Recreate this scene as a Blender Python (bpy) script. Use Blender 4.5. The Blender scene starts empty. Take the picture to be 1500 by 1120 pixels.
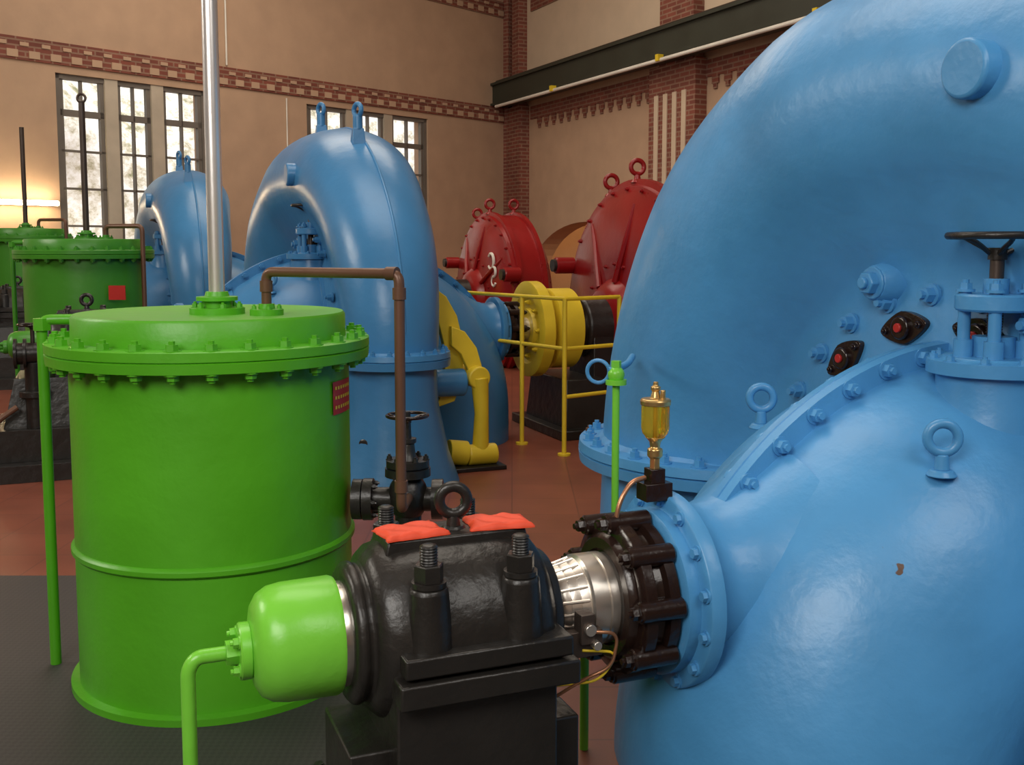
import bpy, math, random
from mathutils import Vector, Matrix, noise
random.seed(4)
sc = bpy.context.scene
try:
    sc.view_settings.view_transform = 'Standard'
    sc.view_settings.look = 'None'
except Exception as e:
    print(e)
V = Vector

# ------------------------------------------------------------------ materials
def newmat(name):
    m = bpy.data.materials.new(name); m.use_nodes = True
    nt = m.node_tree
    return m, nt, nt.nodes['Principled BSDF']

def paint(name, col, rough=0.3, bump=0.15, var=0.12, metallic=0.0, chips=None, coat=0.0, bscale=14):
    m, nt, p = newmat(name)
    n = nt.nodes; l = nt.links
    tc = n.new('ShaderNodeTexCoord')
    n1 = n.new('ShaderNodeTexNoise'); n1.inputs['Scale'].default_value = 2.5; n1.inputs['Detail'].default_value = 6
    l.new(tc.outputs['Object'], n1.inputs['Vector'])
    cr = n.new('ShaderNodeValToRGB')
    cr.color_ramp.elements[0].position = 0.3; cr.color_ramp.elements[1].position = 0.7
    a = [c*(1-var) for c in col]; b = [min(1, c*(1+var)) for c in col]
    cr.color_ramp.elements[0].color = (*a, 1); cr.color_ramp.elements[1].color = (*b, 1)
    l.new(n1.outputs['Fac'], cr.inputs['Fac'])
    out = cr.outputs['Color']
    if chips:
        n3 = n.new('ShaderNodeTexNoise'); n3.inputs['Scale'].default_value = 5.5; n3.inputs['Detail'].default_value = 4
        l.new(tc.outputs['Object'], n3.inputs['Vector'])
        c3 = n.new('ShaderNodeValToRGB'); c3.color_ramp.elements[0].position = 0.735; c3.color_ramp.elements[1].position = 0.742
        l.new(n3.outputs['Fac'], c3.inputs['Fac'])
        mx = n.new('ShaderNodeMixRGB'); mx.inputs['Color2'].default_value = (*chips, 1)
        l.new(c3.outputs['Color'], mx.inputs['Fac']); l.new(out, mx.inputs['Color1'])
        out = mx.outputs['Color']
    l.new(out, p.inputs['Base Color'])
    n2 = n.new('ShaderNodeTexNoise'); n2.inputs['Scale'].default_value = bscale; n2.inputs['Detail'].default_value = 5
    l.new(tc.outputs['Object'], n2.inputs['Vector'])
    mr = n.new('ShaderNodeMapRange'); mr.inputs['To Min'].default_value = rough*0.8; mr.inputs['To Max'].default_value = rough*1.3
    l.new(n1.outputs['Fac'], mr.inputs['Value']); l.new(mr.outputs['Result'], p.inputs['Roughness'])
    bp = n.new('ShaderNodeBump'); bp.inputs['Strength'].default_value = bump; bp.inputs['Distance'].default_value = 0.02
    l.new(n2.outputs['Fac'], bp.inputs['Height']); l.new(bp.outputs['Normal'], p.inputs['Normal'])
    p.inputs['Metallic'].default_value = metallic
    p.inputs['Coat Weight'].default_value = coat
    p.inputs['Coat Roughness'].default_value = 0.12
    return m

BLUE = paint('blue_enamel', (0.075, 0.300, 0.60), 0.34, 0.18, 0.12, chips=(0.10, 0.05, 0.03))
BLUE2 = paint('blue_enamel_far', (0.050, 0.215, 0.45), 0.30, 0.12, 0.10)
GREEN = paint('green_enamel', (0.088, 0.40, 0.013), 0.36, 0.16, 0.10)
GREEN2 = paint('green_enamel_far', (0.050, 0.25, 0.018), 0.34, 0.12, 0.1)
LIME = paint('bright_green_enamel', (0.20, 0.64, 0.05), 0.3, 0.15, 0.08)
RED = paint('red_enamel', (0.25, 0.006, 0.007), 0.28, 0.1, 0.12)
REDP = paint('red_plate', (0.45, 0.02, 0.015), 0.4, 0.02)
YEL = paint('yellow_enamel', (0.74, 0.54, 0.03), 0.35, 0.1)
BLK = paint('black_cast_iron', (0.017, 0.015, 0.013), 0.33, 0.30, 0.3, bscale=16)
BLKR = paint('black_brown_enamel', (0.018, 0.009, 0.007), 0.2, 0.2, 0.3)
STL = paint('polished_steel', (0.78, 0.73, 0.66), 0.27, 0.03, 0.08, metallic=0.9)
CHR = paint('chrome_rod', (0.85, 0.82, 0.80), 0.28, 0.02, 0.05, metallic=0.75)
DKS = paint('dark_steel', (0.08, 0.06, 0.05), 0.4, 0.1, 0.2, metallic=0.6)
COP = paint('brown_pipe', (0.15, 0.072, 0.042), 0.38, 0.05, 0.2, metallic=0.2)
COPB = paint('copper', (0.55, 0.27, 0.15), 0.3, 0.02, 0.1, metallic=0.8)
BRS = paint('brass', (0.62, 0.42, 0.17), 0.28, 0.05, 0.15, metallic=0.85)
RAG = paint('orange_cloth', (0.80, 0.075, 0.025), 0.55, 0.1, 0.06)
WHT = paint('white_paint', (0.75, 0.72, 0.65), 0.4, 0.02)
BEAM = paint('dark_green_beam', (0.030, 0.034, 0.024), 0.5, 0.05)
FRM = paint('window_frame_paint', (0.16, 0.14, 0.12), 0.5, 0.05)
POST = paint('window_post_stone', (0.50, 0.43, 0.34), 0.7, 0.1)
WALL = paint('tan_plaster', (0.50, 0.335, 0.225), 0.85, 0.1, 0.07)
WALLC = paint('cream_plaster', (0.62, 0.49, 0.36), 0.85, 0.1, 0.05)
CEIL = paint('ceiling_plaster', (0.6, 0.5, 0.4), 0.9, 0.05)

def glassy(name, col, tr, rough=0.05):
    m, nt, p = newmat(name)
    n = nt.nodes.new('ShaderNodeTexNoise'); n.inputs['Scale'].default_value = 8
    cr = nt.nodes.new('ShaderNodeValToRGB')
    cr.color_ramp.elements[0].color = (*[c*0.92 for c in col], 1); cr.color_ramp.elements[1].color = (*col, 1)
    nt.links.new(n.outputs['Fac'], cr.inputs['Fac']); nt.links.new(cr.outputs['Color'], p.inputs['Base Color'])
    p.inputs['Roughness'].default_value = rough
    p.inputs['Transmission Weight'].default_value = tr
    p.inputs['IOR'].default_value = 1.25
    return m
AMB = glassy('amber_oil', (0.95, 0.62, 0.05), 0.75)

def brickmat(name, c1, c2, mortar, sc_=1.0, bw=0.25, rh=0.075, offs=0.5, msize=0.012, rough=0.8, plane='xz', bump=0.3):
    m, nt, p = newmat(name); n = nt.nodes; l = nt.links
    tc = n.new('ShaderNodeTexCoord'); sp = n.new('ShaderNodeSeparateXYZ'); cb = n.new('ShaderNodeCombineXYZ')
    l.new(tc.outputs['Object'], sp.inputs[0])
    if plane == 'xz':
        ad = n.new('ShaderNodeMath'); ad.operation = 'ADD'
        l.new(sp.outputs['X'], ad.inputs[0]); l.new(sp.outputs['Y'], ad.inputs[1])
        l.new(ad.outputs[0], cb.inputs['X']); l.new(sp.outputs['Z'], cb.inputs['Y'])
    else:
        l.new(sp.outputs['X'], cb.inputs['X']); l.new(sp.outputs['Y'], cb.inputs['Y'])
    b = n.new('ShaderNodeTexBrick'); l.new(cb.outputs[0], b.inputs['Vector'])
    b.inputs['Scale'].default_value = sc_; b.inputs['Brick Width'].default_value = bw; b.inputs['Row Height'].default_value = rh
    b.inputs['Mortar Size'].default_value = msize; b.offset = offs
    b.inputs['Color1'].default_value = (*c1, 1); b.inputs['Color2'].default_value = (*c2, 1); b.inputs['Mortar'].default_value = (*mortar, 1)
    nz = n.new('ShaderNodeTexNoise'); nz.inputs['Scale'].default_value = 3; nz.inputs['Detail'].default_value = 8
    l.new(tc.outputs['Object'], nz.inputs['Vector'])
    mr = n.new('ShaderNodeMapRange'); mr.inputs['To Min'].default_value = 0.6; mr.inputs['To Max'].default_value = 1.35
    l.new(nz.outputs['Fac'], mr.inputs['Value'])
    mx = n.new('ShaderNodeVectorMath'); mx.operation = 'SCALE'
    l.new(b.outputs['Color'], mx.inputs[0]); l.new(mr.outputs['Result'], mx.inputs['Scale'])
    l.new(mx.outputs[0], p.inputs['Base Color'])
    p.inputs['Roughness'].default_value = rough
    bp = n.new('ShaderNodeBump'); bp.inputs['Strength'].default_value = bump; bp.inputs['Distance'].default_value = 0.01; bp.invert = True
    l.new(b.outputs['Fac'], bp.inputs['Height']); l.new(bp.outputs['Normal'], p.inputs['Normal'])
    return m
BRICK = brickmat('red_brick', (0.25, 0.070, 0.045), (0.17, 0.05, 0.035), (0.28, 0.16, 0.11))
FLOOR = brickmat('red_floor_tiles', (0.22, 0.062, 0.034), (0.19, 0.054, 0.030), (0.15, 0.045, 0.027), bw=0.4, rh=0.4, offs=0.0, msize=0.005, rough=0.40, plane='xy', bump=0.1)

def platemat():
    m, nt, p = newmat('chequer_plate'); n = nt.nodes; l = nt.links
    tc = n.new('ShaderNodeTexCoord'); mp = n.new('ShaderNodeMapping'); mp.inputs['Rotation'].default_value = (0, 0, 0.785)
    l.new(tc.outputs['Object'], mp.inputs['Vector'])
    ck = n.new('ShaderNodeTexChecker'); ck.inputs['Scale'].default_value = 60
    l.new(mp.outputs['Vector'], ck.inputs['Vector'])
    ck.inputs['Color1'].default_value = (0.050, 0.046, 0.046, 1); ck.inputs['Color2'].default_value = (0.062, 0.058, 0.056, 1)
    l.new(ck.outputs['Color'], p.inputs['Base Color'])
    bp = n.new('ShaderNodeBump'); bp.inputs['Strength'].default_value = 0.3; bp.inputs['Distance'].default_value = 0.003
    l.new(ck.outputs['Fac'], bp.inputs['Height']); l.new(bp.outputs['Normal'], p.inputs['Normal'])
    p.inputs['Roughness'].default_value = 0.55; p.inputs['Metallic'].default_value = 0.2
    return m
PLATE = platemat()

def hillmat():
    m, nt, p = newmat('rocky_hillside'); n = nt.nodes; l = nt.links
    tc = n.new('ShaderNodeTexCoord')
    a = n.new('ShaderNodeTexNoise'); a.inputs['Scale'].default_value = 2.6; a.inputs['Detail'].default_value = 12; a.inputs['Roughness'].default_value = 0.75
    l.new(tc.outputs['Object'], a.inputs['Vector'])
    c = n.new('ShaderNodeValToRGB'); e = c.color_ramp.elements
    e[0].position = 0.34; e[0].color = (0.20, 0.20, 0.10, 1); e[1].position = 0.60; e[1].color = (0.90, 0.89, 0.86, 1)
    x = e.new(0.43); x.color = (0.50, 0.45, 0.33, 1); x = e.new(0.50); x.color = (0.72, 0.69, 0.60, 1)
    l.new(a.outputs['Fac'], c.inputs['Fac']); l.new(c.outputs['Color'], p.inputs['Base Color']); p.inputs['Roughness'].default_value = 0.95
    return m
HILL = hillmat()

# ------------------------------------------------------------------ mesh builder
def frame(d):
    d = V(d).normalized()
    up = V((0, 0, 1)) if abs(d.z) < 0.9 else V((0, 1, 0))
    u = d.cross(up).normalized(); w = d.cross(u).normalized()
    return d, u, w

class B:
    def __init__(s): s.v = []; s.f = []; s.m = []; s.mats = []
    def mi(s, mat):
        if mat not in s.mats: s.mats.append(mat)
        return s.mats.index(mat)
    def add(s, vs, fs, mat):
        o = len(s.v); k = s.mi(mat)
        s.v += [V(x) for x in vs]
        for f in fs: s.f.append([i+o for i in f]); s.m.append(k)
    def lathe(s, o, d, prof, mat, seg=48, cap=True, sy=1.0):
        o = V(o); d, u, w = frame(d); vs = []; fs = []
        for (t, r) in prof:
            for i in range(seg):
                a = 2*math.pi*i/seg
                vs.append(o+d*t+(u*math.cos(a)*r)+(w*math.sin(a)*r*sy))
        for j in range(len(prof)-1):
            for i in range(seg):
                k = (i+1) % seg
                fs.append([j*seg+i, j*seg+k, (j+1)*seg+k, (j+1)*seg+i])
        if cap:
            fs.append(list(range(seg))[::-1]); fs.append([(len(prof)-1)*seg+i for i in range(seg)])
        s.add(vs, fs, mat)
    def cyl(s, p0, p1, r, mat, r1=None, seg=24, ch=0.0):
        p0 = V(p0); p1 = V(p1); L = (p1-p0).length; r1 = r if r1 is None else r1
        if ch > 0: pr = [(0, r-ch), (ch, r), (L-ch, r1), (L, r1-ch)]
        else: pr = [(0, r), (L, r1)]
        s.lathe(p0, p1-p0, pr, mat, seg)
    def box(s, c, sz, mat, top=1.0, rz=0):
        x, y, z = [a/2 for a in sz]; vs = []
        R = Matrix.Rotation(rz, 3, 'Z')
        for (i, j, k) in [(-1,-1,-1),(1,-1,-1),(1,1,-1),(-1,1,-1),(-1,-1,1),(1,-1,1),(1,1,1),(-1,1,1)]:
            t = top if k > 0 else 1
            vs.append(V(c)+R @ V((i*x*t, j*y*t, k*z)))
        s.add(vs, [[0,3,2,1],[4,5,6,7],[0,1,5,4],[1,2,6,5],[2,3,7,6],[3,0,4,7]], mat)
    def bx(s, x0, x1, y0, y1, z0, z1, mat):
        s.box(((x0+x1)/2, (y0+y1)/2, (z0+z1)/2), (abs(x1-x0), abs(y1-y0), abs(z1-z0)), mat)
    def bolt(s, p, d, r, h, mat, stud=True):
        d = V(d).normalized(); p = V(p)
        s.cyl(p-d*h*0.2, p+d*h*0.18, r*1.35, mat, seg=14)
        s.cyl(p, p+d*h, r, mat, r1=r*0.93, seg=6)
        if stud: s.cyl(p+d*h, p+d*h*1.45, r*0.5, mat, seg=8)
    def torus(s, c, ax, R, r, mat, seg=36, sg=12, a0=0, a1=2*math.pi):
        c = V(c); d, u, w = frame(ax); full = abs(a1-a0-2*math.pi) < 1e-4
        pts = [c+u*math.cos(a0+(a1-a0)*i/seg)*R+w*math.sin(a0+(a1-a0)*i/seg)*R for i in range(seg+(0 if full else 1))]
        s.tube(pts, r, mat, sg, closed=full)
    def tube(s, pts, r, mat, seg=12, closed=False, flat=None):
        pts = [V(p) for p in pts]; n = len(pts); vs = []; fs = []
        def tan(i):
            if closed: return (pts[(i+1) % n]-pts[(i-1) % n]).normalized()
            a = pts[max(0, i-1)]; b = pts[min(n-1, i+1)]; return (b-a).normalized()
        t = tan(0); _, u, w = frame(t)
        rr = r if isinstance(r, (list, tuple)) else [r]*n
        for i in range(n):
            t2 = tan(i)
            u = (u-t2*u.dot(t2)).normalized(); w = t2.cross(u).normalized()
            for k in range(seg):
                a = 2*math.pi*k/seg
                vs.append(pts[i]+u*math.cos(a)*rr[i]+w*math.sin(a)*rr[i])
        m = n if closed else n-1
        for i in range(m):
            j = (i+1) % n
            for k in range(seg):
                q = (k+1) % seg
                fs.append([i*seg+k, i*seg+q, j*seg+q, j*seg+k])
        if not closed:
            fs.append(list(range(seg))[::-1]); fs.append([(n-1)*seg+k for k in range(seg)])
        s.add(vs, fs, mat)
    def plate(s, outline, org, ux, uy, un, th, mat):
        org = V(org); ux = V(ux); uy = V(uy); un = V(un); n = len(outline)
        vs = [org+ux*a+uy*b for a, b in outline]+[org+ux*a+uy*b+un*th for a, b in outline]
        fs = [list(range(n))[::-1], [n+i for i in range(n)]]+[[i, (i+1) % n, n+(i+1) % n, n+i] for i in range(n)]
        s.add(vs, fs, mat)
    def sphere(s, c, r, mat, seg=20, sc=(1, 1, 1)):
        vs = []; fs = []; n = seg//2; c = V(c)
        for j in range(1, n):
            a = math.pi*j/n
            for i in range(seg):
                b = 2*math.pi*i/seg
                vs.append(c+V((math.sin(a)*math.cos(b)*r*sc[0], math.sin(a)*math.sin(b)*r*sc[1], math.cos(a)*r*sc[2])))
        vs.append(c+V((0, 0, r*sc[2]))); vs.append(c-V((0, 0, r*sc[2])))
        for j in range(n-2):
            for i in range(seg):
                k = (i+1) % seg; fs.append([j*seg+i, (j+1)*seg+i, (j+1)*seg+k, j*seg+k])
        T = len(vs)-2
        for i in range(seg):
            k = (i+1) % seg; fs.append([T, i, k]); fs.append([T+1, (n-2)*seg+k, (n-2)*seg+i])
        s.add(vs, fs, mat)
    def eye(s, p, R, mat, ax=(1, 0, 0), t=0.3, stem=0.8):
        p = V(p)
        s.cyl(p, p+V((0, 0, R*0.35)), R*0.85, mat, r1=R*0.6, seg=20)
        s.cyl(p+V((0, 0, R*0.3)), p+V((0, 0, R*(0.4+stem))), R*0.42, mat, r1=R*0.34, seg=14)
        s.torus(p+V((0, 0, R*(0.3+stem)+R)), ax, R*0.8, R*t, mat, 28, 10)
    def wheel(s, c, R, mat, spokes=5, r=None, dish=0.12):
        c = V(c); r = r or R*0.085
        s.torus(c, (0, 0, 1), R, r, mat, 40, 10)
        h = c-V((0, 0, R*dish*2))
        s.cyl(h-V((0, 0, R*0.12)), h+V((0, 0, R*0.14)), R*0.2, mat, seg=18)
        for i in range(spokes):
            a = 2*math.pi*i/spokes+0.3; pts = []
            for k in range(7):
                q = k/6; rad = R*0.15+(R*0.85)*q; aa = a+0.25*math.sin(q*math.pi)
                pts.append(c+V((math.cos(aa)*rad, math.sin(aa)*rad, -R*dish*2*(1-q)**1.5)))
            s.tube(pts, R*0.055, mat, 8)
    def build(s, name, parent=None, loc=None, rz=None, angle=38, bevel=0, clampz=None, bseg=2):
        me = bpy.data.meshes.new(name)
        if clampz is not None:
            for p in s.v:
                if p.z < clampz: p.z = clampz
        me.from_pydata([tuple(p) for p in s.v], [], s.f)
        for m in s.mats: me.materials.append(m)
        for i, p in enumerate(me.polygons): p.material_index = s.m[i]; p.use_smooth = True
        me.validate(); me.update()
        me.set_sharp_from_angle(angle=math.radians(angle))
        ob = bpy.data.objects.new(name, me); sc.collection.objects.link(ob)
        if loc is not None: ob.location = loc
        if rz is not None: ob.rotation_euler = (0, 0, rz)
        if parent: ob.parent = parent
        if bevel:
            md = ob.modifiers.new('bevel', 'BEVEL'); md.width = bevel; md.segments = bseg; md.limit_method = 'ANGLE'; md.angle_limit = math.radians(40)
        return ob

def empty(name, loc=(0, 0, 0), rz=0):
    e = bpy.data.objects.new(name, None); e.empty_display_size = 0.2
    sc.collection.objects.link(e); e.location = loc; e.rotation_euler = (0, 0, rz); return e

def fillet(pts, rad, n=6):
    pts = [V(p) for p in pts]; out = [pts[0]]
    for i in range(1, len(pts)-1):
        a, b, c = pts[i-1], pts[i], pts[i+1]
        d1 = (a-b); d2 = (c-b); r = min(rad, d1.length*0.49, d2.length*0.49)
        p = b+d1.normalized()*r; q = b+d2.normalized()*r
        for k in range(n+1):
            t = k/n; out.append(p*(1-t)**2+b*2*t*(1-t)+q*t*t)
    out.append(pts[-1]); return out

def interp(tab, x):
    for (a, va), (b, vb) in zip(tab, tab[1:]):
        if x <= b: 
            t = (x-a)/(b-a); t = t*t*(3-2*t)*0.4+t*0.6
            return va+(vb-va)*t
    return tab[-1][1]

PHI = math.atan2(0.3714, 0.9285)
AX = V((0.9285, 0.3714, 0)); BX = V((-0.3714, 0.9285, 0))

# ------------------------------------------------------------------ turbine
RM = [(0, 1.55), (65, 1.52), (90, 1.46), (180, 1.40)]
RT = [(0, 0.62), (40, 0.60), (65, 0.55), (90, 0.48), (135, 0.38), (180, 0.31)]

def turbine(name, C, h, zs=1.0, mat=BLUE, near=True):
    F = V((C[0], C[1], 0))-AX*1.25
    root = empty(name, F, PHI)
    X0 = 1.25
    b = B(); vs = []; fs = []; NT = 72; prof_n = 0
    for i in range(NT+1):
        th = 180*i/NT; R = interp(RM, th); r = interp(RT, th)
        pr = [(0.35, 0.30), (0.80, 0.27), (0.88, 0.25)]
        a0 = math.radians(52)
        p2 = (R-r*math.cos(a0), r*math.sin(a0))
        for k in (0.25, 0.5, 0.75):
            e = k*k*(3-2*k)
            pr.append((0.88+(p2[0]-0.88)*k, 0.25+(p2[1]-0.25)*(e*0.35+k*0.65)))
        NA = 16
        for k in range(NA+1):
            a = a0+(math.pi-a0)*k/NA
            pr.append((R-r*math.cos(a), r*math.sin(a)))
        full = [(p, X0-x) for p, x in pr]+[(p, X0+x) for p, x in pr[::-1][1:]]
        prof_n = len(full); t = math.radians(th)
        for (p, x) in full:
            vs.append((x, p*math.cos(t), h+p*math.sin(t)*zs))
    for i in range(NT):
        for k in range(prof_n-1):
            fs.append([i*prof_n+k, (i+1)*prof_n+k, (i+1)*prof_n+k+1, i*prof_n+k+1])
    b.add(vs, fs, mat)
    b.bx(X0-0.3, X0+0.3, -1.0, 1.0, 0.0, h+0.06, mat)
    b.build('scroll_casing', root, angle=60)
    b = B(); pts = []
    for i in range(61):
        th = 6+168*i/60; t = math.radians(th); p = interp(RM, th)+interp(RT, th)
        pts.append((X0, p*math.cos(t), h+p*math.sin(t)*zs))
    b.tube(pts, 0.011, mat, 8)
    ry = RM[0][1]; rr = RT[0][1]; zf = h+0.07
    b.lathe((X0, ry, 0), (0, 0, 1), [(0, rr+0.02), (zf-0.1, rr), (zf-0.095, rr+0.11), (zf-0.05, rr+0.115), (zf-0.045, rr+0.10), (zf-0.04, rr+0.115), (zf, rr+0.11), (zf+0.004, rr+0.02), (zf+0.03, rr-0.01)], mat, 72)
    for i in range(28):
        a = 2*math.pi*i/28+0.1
        p = V((X0+math.cos(a)*(rr+0.065), ry+math.sin(a)*(rr+0.065), zf+0.002))
        b.bolt(p, (0, 0, 1), 0.024, 0.03, mat)
    ny = -RM[-1][1]; nr = RT[-1][1]; zn = h+0.0
    b.lathe((X0, ny, 0), (0, 0, 1), [(0, nr+0.14), (0.03, nr+0.13), (0.2, nr+0.07), (zn*0.6, nr), (zn-0.1, nr-0.01), (zn-0.095, nr+0.08), (zn-0.045, nr+0.085), (zn-0.04, nr+0.075), (zn-0.035, nr+0.085), (zn, nr+0.08), (zn+0.002, nr+0.01), (zn+0.03, nr-0.01)], mat, 56)
    for i in range(20):
        a = 2*math.pi*i/20
        b.bolt((X0+math.cos(a)*(nr+0.05), ny+math.sin(a)*(nr+0.05), zn), (0, 0, 1), 0.018, 0.024, mat)
    b.lathe((X0, ny, 0.30), V((-0.75, -0.66, 0)), [(nr-0.015, 0.045), (nr+0.040, 0.045), (nr+0.045, 0.035)], BLK, 20)
    b.build('riser_and_foot', root)
    for side in (0, 1):
        def X(x): return x if side == 0 else 2*X0-x
        b = B(); vs = []; fs = []; NP = 28; NS = 56
        px = 1.05; pz = h-0.635
        def ell(ph): return (px-1.15*math.sin(ph), pz+1.255*math.cos(ph))
        for i in range(NP+1):
            ph = math.radians(90*i/NP)
            o = ell(ph); n_ = (px-0.02*math.sin(ph), pz+0.015*math.cos(ph))
            c = ((o[0]+n_[0])/2, (o[1]+n_[1])/2); e = ((o[0]-n_[0])/2, (o[1]-n_[1])/2)
            for k in range(NS):
                a = 2*math.pi*k/NS
                vs.append((X(c[0]+e[0]*math.cos(a)), 0.62*math.sin(a), c[1]+e[1]*math.cos(a)))
        if pz > 0.001:
            base = vs[-NS:]; vs += [(p[0], p[1], 0) for p in base]; rows = NP+1
        else: rows = NP
        for i in range(rows):
            for k in range(NS):
                q = (k+1) % NS; fs.append([i*NS+k, i*NS+q, (i+1)*NS+q, (i+1)*NS+k])
        b.add(vs, fs, mat)
        d = 1 if side == 0 else -1
        b.lathe((X(-0.045), 0, h), (d, 0, 0), [(-0.045, 0.10), (-0.045, 0.225), (-0.04, 0.235), (-0.005, 0.235), (0.0, 0.245), (0.0, 0.275), (0.005, 0.28), (0.045, 0.28), (0.05, 0.27), (0.052, 0.24), (0.09, 0.228), (0.14, 0.232), (0.20, 0.25), (0.26, 0.285), (0.33, 0.33), (0.40, 0.38)], mat, 64)
        for i in range(14):
            a = 2*math.pi*(i+0.5)/14
            b.bolt((X(-0.045)-d*0.002, math.cos(a)*0.258, h+math.sin(a)*0.258), (-d, 0, 0), 0.015, 0.016, mat, False)
        b.lathe((X(1.0), 0, h), (d, 0, 0), [(-0.05, 0.60), (-0.05, 0.655), (0.0, 0.66), (0.02, 0.66)], mat, 72)
        b.build('draft_elbow_%d' % (side+1), root, angle=50, clampz=0)
        b = B(); vs = []; fs = []; N = 40
        for i in range(N+1):
            ph = math.radians(3+68*i/N); o = V(ell(ph)); nv = (o-V((px, pz))).normalized()
            for (yy, k) in [(-0.036, -0.03), (-0.036, 0.062), (-0.004, 0.066), (0.0, 0.058), (0.004, 0.066), (0.036, 0.062), (0.036, -0.03)]:
                q = o+nv*k; vs.append((X(q[0]), yy, q[1]))
        for i in range(N):
            for k in range(6): fs.append([i*7+k, i*7+k+1, (i+1)*7+k+1, (i+1)*7+k])
        fs.append([0, 1, 2, 3, 4, 5, 6]); fs.append([N*7+k for k in range(7)])
        b.add(vs, fs, mat)
        for i in range(9):
            ph = math.radians(9+56*i/8); o = V(ell(ph)); nv = (o-V((px, pz))).normalized(); q = o+nv*0.034
            for sy in (-1, 1): b.bolt((X(q[0]), sy*0.036, q[1]), (0, sy, 0), 0.022, 0.026, mat)
        for i in range(26):
            a = 2*math.pi*i/26+0.06
            if h+0.83*math.sin(a) < 0.05: continue
            b.bolt((X(1.0-0.022), math.cos(a)*0.83, h+math.sin(a)*0.83), (-d, 0, 0), 0.027, 0.036, mat)
        b.build('split_flange_bolts_%d' % (side+1), root)
        b = B()
        for i in range(12):
            a = math.radians(103-25*i)
            z = h+0.73*math.sin(a)
            if z < 0.1: continue
            er = V((0, math.cos(a), math.sin(a))); tg = V((0, -math.sin(a), math.cos(a)))
            c = V((X(0.985), 0, h))+er*0.73
            ol = []
            for k in range(28):
                t = 2*math.pi*k/28; cc = math.cos(t); ss = math.sin(t)
                ol.append((0.105*cc, 0.056*ss*(1-0.42*abs(cc)**1.3)))
            b.plate(ol, c+V((d*0.01, 0, 0)), tg, er, (-d, 0, 0), 0.040, BLKR)
            b.cyl(c, c-V((d*0.048, 0, 0)), 0.040, BLKR, seg=24, ch=0.005)
            for sgn in (-1, 1):
                b.bolt(c+tg*0.077*sgn-V((d*0.028, 0, 0)), (-d, 0, 0), 0.014, 0.014, BLKR)
            b.cyl(c-V((d*0.045, 0, 0)), c-V((d*0.056, 0, 0)), 0.016, REDP, seg=14)
        b.build('guide_vane_lugs_%d' % (side+1), root, bevel=0.003)
    b = B()
    b.eye((0.60, -0.40, h+0.36), 0.05, mat, (0.6, 1, 0), 0.28)
    b.eye((0.58, 0.40, h+0.36), 0.05, mat, (0.6, 1, 0), 0.28)
    b.cyl((0.98, -0.27, h+1.48*zs), (0.745, -0.27, h+1.48*zs), 0.085, mat, seg=40, ch=0.008)
    b.cyl((1.02, 0.26, h+0.86*zs), (0.92, 0.26, h+0.86*zs), 0.078, mat, r1=0.06, seg=32, ch=0.006)
    b.bolt((0.92, 0.26, h+0.86*zs), (-1, 0, 0), 0.042, 0.035, mat)
    for th in (72, 112):
        t = math.radians(th); p = interp(RM, th)+interp(RT, th)-0.02
        q = V((X0-0.05, p*math.cos(t), h+p*math.sin(t)*zs))
        b.box(q+V((0, 0, 0.03)), (0.11, 0.09, 0.16), mat, 0.7)
        b.cyl(q+V((0, 0, 0.1)), q+V((0, 0, 0.2)), 0.036, mat, seg=16)
        b.torus(q+V((0, 0, 0.24)), (1, 0.4, 0), 0.045, 0.018, mat, 24, 10)
    b.build('lifting_eyes_and_bosses', root, bevel=0.004)
    b = B(); c = V((0.93, -0.25, 0)); z0 = h+0.35; z1 = h+0.61
    b.lathe(c+V((0, 0, z0)), (0, 0, 1), [(0, 0.2), (0.06, 0.165), (z1-z0, 0.155), (z1-z0+0.002, 0.185), (z1-z0+0.04, 0.185), (z1-z0+0.042, 0.15), (z1-z0+0.05, 0.14)], mat, 48)
    for i in range(10):
        a = 2*math.pi*i/10
        b.bolt(c+V((math.cos(a)*0.165, math.sin(a)*0.165, z1+0.04)), (0, 0, 1), 0.013, 0.016, mat)
    for a in (0.5, 2.6, 3.9, 5.4):
        q = c+V((math.cos(a)*0.085, math.sin(a)*0.085, 0))
        b.cyl(q+V((0, 0, z1+0.04)), q+V((0, 0, z1+0.25)), 0.018, mat, seg=14)
        b.cyl(q+V((0, 0, z1+0.05)), q+V((0, 0, z1+0.10)), 0.028, mat, seg=14)
        b.bolt(q+V((0, 0, z1+0.245)), (0, 0, 1), 0.020, 0.022, mat)
    b.cyl(c+V((0, 0, z1+0.185)), c+V((0, 0, z1+0.235)), 0.112, mat, seg=30, ch=0.006)
    b.cyl(c+V((0, 0, z1+0.04)), c+V((0, 0, z1+0.11)), 0.06, mat, seg=24)
    b.cyl(c+V((0, 0, z1+0.10)), c+V((0, 0, z1+0.35)), 0.02, DKS, seg=16)
    for k in range(8): b.cyl(c+V((0, 0, z1+0.12+0.008*k)), c+V((0, 0, z1+0.124+0.008*k)), 0.023, DKS, seg=16)
    b.cyl(c+V((0, 0, z1+0.23)), c+V((0, 0, z1+0.28)), 0.036, mat, seg=20)
    b.wheel(c+V((0, 0, z1+0.405)), 0.135, BLK, 5, dish=0.20)
    b.build('regulating_valve', root)
    # packing gland
    b = B()
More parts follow.
